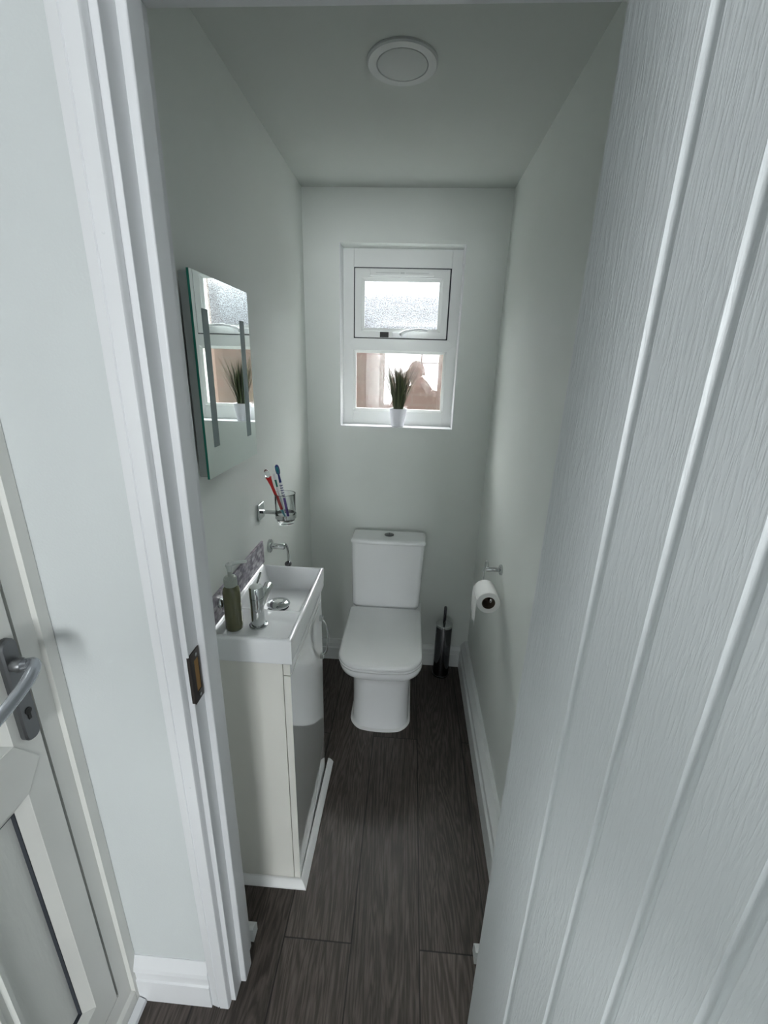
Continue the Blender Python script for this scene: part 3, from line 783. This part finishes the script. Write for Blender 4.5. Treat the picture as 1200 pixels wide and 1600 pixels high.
def soap():
    c = (-.432, .947, BZ1-.0165)
    t = thing('soap_dispenser', c, 'olive green liquid soap bottle with clear pump beside the tap', 'bottle')
    bm = BM(); lathe(bm, [(.0185, 0), (.0218, .003), (.0223, .012), (.0218, .03), (.0218, .108), (.0195, .119), (.0135, .125), (.0125, .128)], c, 36); obj('bottle', bm, M['soap'], t, angle=50)
    bm = BM(); lathe(bm, [(.0150, .124), (.0155, .127), (.0150, .146), (.0125, .150), (.0055, .151), (.0050, .163), (.0045, .165)], c, 30)
    for k in range(24):
        a = 2*PI*k/24; x, y = c[0]+.0155*math.cos(a), c[1]+.0155*math.sin(a); box(bm, x-.0006, x+.0006, y-.0006, y+.0006, c[2]+.128, c[2]+.145)
    obj('pump_collar', bm, M['collar'], t, angle=50)
    bm = BM(); lathe(bm, [(.0048, .162), (.0058, .170), (.0085, .178), (.0085, .183), (.006, .185)], c, 24)
    tube(bm, [(c[0], c[1], c[2]+.181), (c[0]+.018, c[1]+.022, c[2]+.180), (c[0]+.030, c[1]+.036, c[2]+.175)], [.0058, .005, .0038], n=12); obj('pump_nozzle', bm, M['pump'], t, angle=50)
soap()
# splashback
t = tag(obj('tiled_splashback', bx(XL, XL+.008, .900, 1.307, BZ1+.001, .9865), M['tile'], bevel=.001), 'grey and mauve mosaic tile splashback on wall above basin', 'splashback')
bm = BM(); lathe(bm, [(.013, 0), (.014, .003), (.012, .010), (.006, .014), (.001, .015)], (XL+.008, .955, .958), 20, 'x')
tag(obj('wall_hook', bm, M['chrome'], angle=60), 'tiny shiny chrome knob stuck on the mosaic tiles', 'hook')

# ------------------------------------------------------------------ tumbler holder, tumbler, brushes
TC = (-.392, 1.312)
t = thing('tumbler_holder', (XL, 1.312, 1.085), 'chrome wall holder gripping the toothbrush glass', 'holder')
bm = BM(); box(bm, XL, XL+.009, 1.286, 1.338, 1.062, 1.116); obj('wall_plate', bm, M['chrome'], t, bevel=.0035)
bm = BM(); box(bm, XL+.008, TC[0]-.031, 1.3055, 1.3185, 1.0815, 1.0925); obj('arm', bm, M['chrome'], t, bevel=.002)
bm = BM(); lathe(bm, [(.0335, -.006), (.0345, -.007), (.0345, .007), (.0335, .006), (.0335, -.006)], (*TC, 1.079), 48, cap=False); obj('ring', bm, M['chrome'], t, angle=40)
bm = BM(); lathe(bm, [(.001, 0), (.026, 0), (.0285, .003), (.0322, .045), (.0335, .100), (.0340, .1015), (.0330, .1015), (.0318, .100), (.0300, .045), (.0265, .011), (.001, .009)], (*TC, 1.052), 48)
o = tag(obj('drinking_glass', bm, M['glass'], smooth=True), 'clear glass tumbler in the wall holder with toothbrushes', 'glass')
def bp3(a, b, t): return tuple(a[k]+(b[k]-a[k])*t for k in range(3))
def brush(base, top, parts, label):
    """parts: list of (name, material, t0, t1, r0, r1, flat)"""
    t = thing('toothbrush', base, label, 'toothbrush', 'toothbrushes in the glass')
    for nm, m, t0, t1, r0, r1 in parts:
        bm = BM(); n = 7; tube(bm, [bp3(base, top, t0+(t1-t0)*k/(n-1)) for k in range(n)], [r0+(r1-r0)*k/(n-1) for k in range(n)], n=12)
        obj(nm, bm, m, t, angle=50)
    return t
z0 = 1.064
b1, t1 = (-.384, 1.317, z0), (-.412, 1.306, 1.243)
tb = brush(b1, t1, [('handle', M['purple'], 0, .42, .0040, .0045), ('grip', M['whiteplastic'], .40, .70, .0046, .0042), ('neck', M['blue'], .70, .86, .0040, .0030)], 'blue and purple toothbrush with teal head, tallest in glass')
bm = BM(); c = Vector(bp3(b1, t1, .93)); ax = (Vector(t1)-Vector(b1)).normalized()
tube(bm, [c-ax*.016, c-ax*.012, c, c+ax*.012, c+ax*.016], [.003, .006, .0072, .006, .003], n=16); obj('brush_head', bm, M['blue'], tb, smooth=True)
bm = BM(); sd = Vector((.3, -.95, 0)); tube(bm, [c-ax*.011+sd*.005, c+sd*.0055, c+ax*.011+sd*.005], [.0030, .0048, .0030], n=12); obj('bristles', bm, M['teal'], tb, smooth=True)
for k in range(6):
    bm = BM(); p = Vector(bp3(b1, t1, .42+k*.045)); tube(bm, [p-ax*.0012, p+ax*.0012], .0049, n=12); obj('grip_band', bm, M['blue'], tb)
b2, t2 = (-.392, 1.310, z0+.002), (-.437, 1.296, 1.208)
tb = brush(b2, t2, [('tip', M['cyan'], 0, .24, .0025, .0042), ('handle', M['red'], .24, 1.0, .0048, .0048)], 'red toothbrush with flared flat end leaning left in glass')
bm = BM(); p = Vector(bp3(b2, t2, .78)); q = Vector(t2); tube(bm, [p, q-(q-p)*.2, q, q+(q-p)*.01], [.0045, .0075, .0098, .0095], n=14); obj('flared_end', bm, M['red'], tb, angle=50)
bm = BM(); ax2 = (q-p).normalized(); tube(bm, [q, q+ax2*.012, q+ax2*.022, q+ax2*.026], [.0075, .0085, .006, .002], n=16); tag(obj('clear_cap', bm, M['glass'], tb, smooth=True), 'clear plastic cap')
b3, t3 = (-.397, 1.322, z0), (-.424, 1.312, 1.215)
tb = brush(b3, t3, [('handle', M['whiteplastic'], 0, .72, .0036, .0032), ('neck', M['green'], .72, .93, .0028, .0034)], 'white toothbrush with green neck behind the red one')
bm = BM(); p = Vector(bp3(b3, t3, .88)); tube(bm, [p, Vector(t3)], .0042, n=10)
for o_ in (0,): pass
obj('bristles', bm, M['bristle'], tb)

# ------------------------------------------------------------------ towel ring
def towel():
    c = (XL, 1.385, .935)
    t = thing('towel_ring', c, 'small chrome open towel ring on wall beyond the tiles', 'towel ring')
    bm = BM(); lathe(bm, [(.024, 0), (.024, .007), (.020, .010), (.008, .011)], c, 32, 'x'); obj('wall_rose', bm, M['chrome'], t, angle=40)
    bm = BM(); lathe(bm, [(.0105, .006), (.0105, .054), (.009, .056)], c, 24, 'x'); obj('post', bm, M['chrome'], t, angle=40)
    x = XL+.047
    # ring hangs parallel to the wall: open arc on both sides
    pts = []
    R0 = .078; cy, cz = 1.378, .935-.078+.006
    for k in range(27):
        a = R(85-k*7.2); pts.append((x, cy+R0*math.cos(a), cz+R0*math.sin(a)))
    bm = BM(); tube(bm, pts, .0050, n=14); obj('ring', bm, M['chrome'], t, smooth=True)
    bm = BM(); ellipsoid(bm, (x, 1.447, .838), .013, .013, .011); tag(obj('ring_end', bm, M['darkchrome'], t, smooth=True), 'dark rounded end knob')
towel()

# ------------------------------------------------------------------ toilet
def toilet():
    cx = -.077
    t = thing('toilet', (cx, 1.7, 0), 'white close-coupled toilet with lid down under the window', 'toilet')
    bm = BM(); yb = 1.99
    S = []
    def sec(z, w, yf, rf, bow, yb_=yb, rb=.02): S.append((z, dring(cx, w, yf, yb_, rf, rb, bow)))
    sec(0, .256, 1.548, .055, .022); sec(.004, .262, 1.545, .055, .022); sec(.02, .252, 1.552, .055, .02); sec(.15, .252, 1.552, .058, .018)
    sec(.24, .254, 1.550, .06, .018); sec(.275, .258, 1.545, .062, .018); sec(.295, .268, 1.532, .066, .018)
    sec(.315, .292, 1.500, .072, .018); sec(.338, .322, 1.460, .078, .018); sec(.362, .338, 1.436, .080, .018)
    sec(.385, .344, 1.428, .080, .018); sec(.398, .342, 1.430, .080, .018); sec(.401, .332, 1.436, .075, .018)
    loft(bm, S); obj('pan', bm, M['ceramic'], t, angle=45)
    # silicone bead
    bm = BM(); o_ = dring(cx, .274, 1.537, 1.99, .062, .02, .022); i_ = dring(cx, .256, 1.546, 1.985, .055, .02, .022)
    rs = [[bm.verts.new((x, y, z)) for x, y in pts] for z, pts in ((.0, o_), (.004, o_), (.009, i_), (.0, i_))]
    n = len(rs[0])
    for a, b in zip(rs, rs[1:]+rs[:1]):
        for k in range(n): bm.faces.new((a[k], a[(k+1) % n], b[(k+1) % n], b[k]))
    tag(obj('sealant_bead', bm, M['silicone'], t, angle=50), 'white silicone line round the foot')
    # seat
    bm = BM()
    def lidsec(z, g, rf=.078): return (z, dring(cx-.002, .344-2*g, 1.418+g, 1.845-g*.3, rf-g, .014, .020))
    loft(bm, [lidsec(.402, .006), lidsec(.404, .002), lidsec(.411, .0), lidsec(.414, .003)]); obj('seat', bm, M['seat'], t, angle=50)
    bm = BM()
    loft(bm, [lidsec(.4155, .004), lidsec(.418, .0008), lidsec(.428, .0), lidsec(.4325, .0022), lidsec(.4350, .006), lidsec(.4360, .012)])
    obj('seat_lid', bm, M['seat'], t, angle=60)
    for sx in (-1, 1):
        bm = BM(); lathe(bm, [(.011, 0), (.011, .05), (.009, .052)], (cx+sx*.075-.025, 1.856, .412), 16, 'x'); obj('seat_hinge', bm, M['seat'], t, angle=40)
    # cistern
    bm = BM()
    def cs(z, x0, x1, yf, r=.022): return (z, dring((x0+x1)/2, x1-x0, yf, 2.005, r, .01, .004))
    loft(bm, [cs(.400, -.215, .055, 1.868), cs(.425, -.240, .078, 1.866), cs(.440, -.247, .083, 1.862), cs(.60, -.249, .087, 1.858), cs(.764, -.250, .092, 1.855)])
    obj('cistern', bm, M['ceramic'], t, angle=50)
    bm = BM()
    def ls(z, g): return (z, dring(-.0785, .351-2*g, 1.845+g, 1.985-g, .018-g*.5, .006, .006))
    loft(bm, [ls(.765, .004), ls(.7665, .0012), ls(.769, .0), ls(.774, .0003), ls(.778, .0014), ls(.7815, .0036), ls(.7842, .007), ls(.7858, .012), ls(.7862, .018)])
    obj('cistern_lid', bm, M['ceramic'], t, angle=60)
    bm = BM(); c = (-.077, 1.920, .7855)
    lathe(bm, [(.0225, 0), (.0225, .003), (.0205, .004), (.001, .004)], c, 40); b = obj('flush_button', bm, M['nickel'], t, angle=40)
    bm = BM(); box(bm, c[0]-.001, c[0]+.001, c[1]-.019, c[1]+.019, c[2]+.0038, c[2]+.0046); obj('button_divide', bm, M['black'], b)
toilet()

# ------------------------------------------------------------------ toilet brush
def brushpot():
    c = (.2205, 1.940, 0)
    t = thing('toilet_brush', c, 'slim dark chrome toilet brush and holder standing right of the toilet', 'toilet brush')
    bm = BM(); lathe(bm, [(.044, 0), (.044, .006), (.041, .008), (.041, .296), (.040, .298)], c, 48); obj('holder', bm, M['darkchrome'], t, angle=40)
    bm = BM(); lathe(bm, [(.0425, .294), (.043, .297), (.042, .304), (.036, .307), (.001, .3085)], c, 48); obj('lid', bm, M['chrome'], t, angle=40)
    bm = BM(); lathe(bm, [(.0075, .307), (.0075, .400), (.006, .404), (.001, .405)], c, 24); obj('handle', bm, M['darkchrome'], t, angle=40)
brushpot()

# ------------------------------------------------------------------ paper roll and holder
def paper():
    ry, rz, rx = 1.410, .770, .3020
    t = thing('toilet_roll_holder', (XR, 1.475, .845), 'chrome wall arm carrying the toilet roll', 'holder')
    bm = BM(); lathe(bm, [(.020, 0), (.020, -.006), (.016, -.009), (.008, -.010)], (XR, 1.475, .846), 32, 'x'); obj('wall_rose', bm, M['chrome'], t, angle=40)
    bm = BM(); lathe(bm, [(.0085, 0), (.0085, -.055), (.007, -.057)], (XR, 1.475, .846), 24, 'x'); obj('post', bm, M['chrome'], t, angle=40)
    bm = BM(); tube(bm, spline([(XR-.050, 1.475, .846), (XR-.051, 1.490, .862), (XR-.052, 1.503, .866), (XR-.053, 1.512, .856), (XR-.056, 1.514, .83), (XR-.057, 1.512, .799), (XR-.058, 1.500, .788), (XR-.058, 1.470, .785), (XR-.058, 1.40, .785), (XR-.058, 1.350, .785), (XR-.058, 1.338, .789), (XR-.058, 1.333, .798)], 6), .0038, n=12)
    obj('arm', bm, M['chrome'], t, smooth=True)
    r = thing('toilet_roll', (rx, ry, rz), 'white toilet paper roll hanging on the right wall', 'toilet roll')
    y0, y1 = ry-.050, ry+.050
    bm = BM(); lathe(bm, [(.0235, y0), (.0390, y0), (.0405, y0+.0015), (.0405, y1-.0015), (.0390, y1), (.0235, y1), (.0235, y0)], (rx, 0, rz), 56, 'y', cap=False); obj('paper', bm, M['paper'], r, angle=40)
    bm = BM(); lathe(bm, [(.0220, y0+.001), (.0234, y0+.001), (.0234, y1-.001), (.0220, y1-.001), (.0220, y0+.001)], (rx, 0, rz), 40, 'y', cap=False); tag(obj('core', bm, M['card'], r, angle=40), 'brown cardboard tube')
    # loose end hanging down on the left side
    bm = BM(); P = []
    for k in range(14):
        q = k/13
        P.append((rx-.0410-.001*math.sin(q*3), rz+.012-q*.088))
    for th in (0, .0006):
        pass
    rows = []
    for j in range(8):
        y = y0+.0005+j/7*.099
        cut = .006*math.sin(j*1.7)
        rows.append([( (x+ .0015*math.sin(3*j/7*PI)*(k/13), y+ (k/13)*.006*(1-j/7), z+(cut if k == 13 else 0)-(k/13)*.022*(1-j/7))) for k, (x, z) in enumerate(P)])
    A = [[bm.verts.new(p) for p in r_] for r_ in rows]; B_ = [[bm.verts.new((p[0]-.0007, p[1], p[2])) for p in r_] for r_ in rows]
    for S_ in (A, B_):
        for a, b in zip(S_, S_[1:]):
            for k in range(13): bm.faces.new((a[k], a[k+1], b[k+1], b[k]))
    for e in (0, -1):
        for k in range(13): bm.faces.new((A[e][k], A[e][k+1], B_[e][k+1], B_[e][k]))
    for k in (0, 13):
        for j in range(7): bm.faces.new((A[j][k], A[j+1][k], B_[j+1][k], B_[j][k]))
    obj('loose_sheet', bm, M['paper'], r, angle=50)
paper()

# ------------------------------------------------------------------ plant on the sill
def plant():
    c = (-.0615, 2.056, WB+.0045)
    t = thing('potted_grass', c, 'artificial grass plant in a small white pot on the window sill', 'plant')
    bm = BM(); lathe(bm, [(.027, 0), (.0285, .002), (.0405, .078), (.0412, .0815), (.0385, .0815), (.0370, .076), (.034, .068)], c, 48); obj('pot', bm, M['potwhite'], t, angle=50)
    bm = BM(); lathe(bm, [(.0365, .064), (.0365, .070), (.02, .076), (.001, .078)], c, 24); obj('filler', bm, M['soil'], t, smooth=True)
    bm = BM()
    for k in range(190):
        core = k < 125
        a = rng.uniform(0, 2*PI); r0 = rng.uniform(0, .020)
        lean = rng.uniform(.0, .26) if core else rng.uniform(.15, .50)
        L_ = rng.uniform(.11, .225) if core else rng.uniform(.17, .25)
        if not core and k % 2: a = rng.choice((0, PI))+rng.uniform(-.5, .5)
        dx, dy = math.cos(a), math.sin(a)*.55
        w = rng.uniform(.0014, .0026) if core else rng.uniform(.0011, .0017)
        sd = Vector((-math.sin(a+rng.uniform(-1, 1)), math.cos(a), 0)).normalized()
        if abs(sd.x) < .3: sd = Vector((1, .3, 0)).normalized()
        prev = None; n = 6
        for j in range(n+1):
            q = j/n; off = r0+lean*L_*(q*.6+q*q*.4)
            y = c[1]+dy*off
            y = min(y, 2.094)
            p = Vector((c[0]+dx*off, y, c[2]+.066+L_*q*(1-.12*lean*q)))
            ww = w*(1-q**2.2)+.0001
            cur = [bm.verts.new(p-sd*ww), bm.verts.new(p+sd*ww), bm.verts.new(p+Vector((0, -.0006, 0))*(1-q))]
            if prev:
                for e in range(3): bm.faces.new((prev[e], prev[(e+1) % 3], cur[(e+1) % 3], cur[e]))
            else: bm.faces.new(cur)
            prev = cur
        bm.faces.new(prev)
    obj('grass_blades', bm, M['grass'], t)
plant()

# ------------------------------------------------------------------ the photographer (seen only as a reflection in the pane)
def fuse(name, bm, m, parent, vox, sm=6):
    o = obj(name, bm, m, parent, smooth=True)
    r = o.modifiers.new('fuse', 'REMESH'); r.mode = 'VOXEL'; r.voxel_size = vox; r.use_smooth_shade = True
    s = o.modifiers.new('soft', 'SMOOTH'); s.iterations = sm; s.factor = .5
    return o
def person():
    hx, hy, hz = .035, -.42, 1.495        # centre of the head, facing +y
    py = -.50
    t = thing('person', (hx, py, 0), 'person with short hair in dark jumper taking the photo', 'person')
    hips = (hx+.02, py-.02, .86); chest = (hx+.03, py, 1.17)
    sh = [(hx+.02-.160, py+.01, 1.265), (hx+.02+.170, py+.01, 1.245)]
    ph = Vector((0, 0, H))-CF*.014-CU*.060        # phone centre
    hand = [ph-CR*.046-CU*.040-CF*.012, ph+CR*.046-CU*.040-CF*.012]
    elb = [Vector((hx-.25, py+.10, 1.05)), Vector((hx+.32, py+.10, 1.04))]
    wr = [hand[0]-CU*.035-CF*.055-CR*.012, hand[1]-CU*.035-CF*.055+CR*.012]
    bm = BM()
    # head
    ellipsoid(bm, (hx, hy, hz+.018), .076, .094, .090); ellipsoid(bm, (hx, hy+.022, hz-.040), .058, .066, .066)
    capsule(bm, (hx, hy+.058, hz-.088), .022, (hx, hy+.050, hz-.078), .026)
    capsule(bm, (hx, hy+.092, hz+.012), .008, (hx, hy+.106, hz-.024), .012)      # nose
    for s in (-1, 1):
        ellipsoid(bm, (hx+s*.080, hy-.005, hz-.008), .010, .018, .032)            # ears
        ellipsoid(bm, (hx+s*.030, hy+.086, hz+.028), .022, .010, .008)            # brows
        ellipsoid(bm, (hx+s*.030, hy+.080, hz+.008), .013, .010, .010)            # eyes
    ellipsoid(bm, (hx, hy+.086, hz-.052), .024, .010, .006); ellipsoid(bm, (hx, hy+.084, hz-.062), .020, .010, .006)
    capsule(bm, (hx, hy-.015, hz-.06), .056, (hx+.02, py+.01, 1.29), .062)        # neck
    capsule(bm, chest, .125, hips, .125)
    for k in (0, 1):
        capsule(bm, sh[k], .050, elb[k], .040); capsule(bm, elb[k], .038, wr[k], .026)
        palm = hand[k]; s = (-1, 1)[k]
        capsule(bm, wr[k], .025, palm-CF*.020+CR*s*.012, .022); capsule(bm, palm-CF*.02-CU*.02+CR*s*.012, .018, palm-CF*.012+CU*.03+CR*s*.014, .017)
        for j in range(4):                                                       # fingers curl round the phone's edge
            q = palm+CU*(.034-.020*j)+CR*s*.022
            ln = (.030, .034, .032, .026)[j]
            a = q-CF*.008; b = q+CR*s*.004+CF*.006; c_ = b-CR*s*(ln*.45)+CF*.006
            capsule(bm, a-CR*s*.008, .0095, b, .0085); 
            capsule(bm, b, .0085, q-CR*s*.003+CF*.004, .0075)
        capsule(bm, palm-CF*.022-CU*.01, .013, palm-CF*.022+CU*.012-CR*s*.012, .011); capsule(bm, palm-CF*.022+CU*.012-CR*s*.012, .0105, palm-CF*.016+CU*.026-CR*s*.03, .009)
    for s in (-1, 1):
        kn = (hx+s*.11, py+.03, .46); an = (hx+s*.12, py-.02, .09)
        capsule(bm, (hx+s*.085+.01, py-.02, .82), .085, kn, .055); capsule(bm, kn, .052, an, .038); capsule(bm, an, .036, (hx+s*.13, py+.10, .05), .03)
    fuse('body', bm, M['skin'], t, .006, 4)
    # clothes
    bm = BM(); capsule(bm, (hx+.03, py, 1.17), .150, (hx+.02, py-.01, .90), .150)
    for k, s in ((0, -1), (1, 1)):
        capsule(bm, (hx+.028+s*.06, py, 1.24), .100, (hx+.028+s*.09, py, 1.10), .100)
        capsule(bm, (hx+.02+s*.01, py, 1.300), .072, sh[k], .072); capsule(bm, sh[k], .072, elb[k], .056); capsule(bm, elb[k], .055, elb[k]+(wr[k]-elb[k])*.86, .040)
    capsule(bm, (hx+.02, py+.02, 1.315), .075, (hx+.02, py, 1.25), .09)
    fuse('jumper', bm, M['jumper'], t, .008, 5)
    bm = BM(); capsule(bm, (hx+.02, py-.01, .92), .142, (hx+.01, py-.02, .82), .142)
    for s in (-1, 1):
        capsule(bm, (hx+s*.085+.01, py-.02, .82), .100, (hx+s*.11, py+.03, .46), .072); capsule(bm, (hx+s*.11, py+.03, .46), .070, (hx+s*.12, py-.02, .11), .062)
    fuse('trousers', bm, M['trouser'], t, .010, 5)
    for s in (-1, 1):
        bm = BM(); capsule(bm, (hx+s*.12, py-.055, .043), .042, (hx+s*.135, py+.12, .035), .034); box(bm, hx+s*.127-.04, hx+s*.127+.04, py-.09, py+.15, .0, .012)
        fuse('shoe', bm, M['shoe'], t, .006, 3)
    bm = BM(); ellipsoid(bm, (hx, hy-.004, hz+.026), .079, .094, .086)
    bmesh.ops.delete(bm, geom=[v for v in bm.verts if v.co.z < hz+.005 or (v.co.y > hy+.045 and v.co.z < hz+.085)], context='VERTS')
    o = obj('hair', bm, M['shoe'], t, smooth=True)
    o.modifiers.new('thick', 'SOLIDIFY').thickness = .004
    # the phone held in both hands, just behind the lens
    p = thing('smartphone', ph, 'smartphone held up by the person in front of the face', 'phone')
    bm = BM(); vs_ = box(bm, -.036, .036, -.075, .075, -.004, .004)
    m = Matrix((CR, CU, -CF)).transposed().to_4x4(); m.translation = ph-CF*.0
    bmesh.ops.transform(bm, matrix=m, verts=bm.verts)
    obj('phone_body', bm, M['black'], p, bevel=.003)
    bm = BM(); box(bm, -.033, .033, -.071, .071, .0040, .0046); bmesh.ops.transform(bm, matrix=m, verts=bm.verts); obj('screen', bm, M['darkchrome'], p)
person()

for o in bpy.data.objects:
    if '_o' in o: del o['_o']
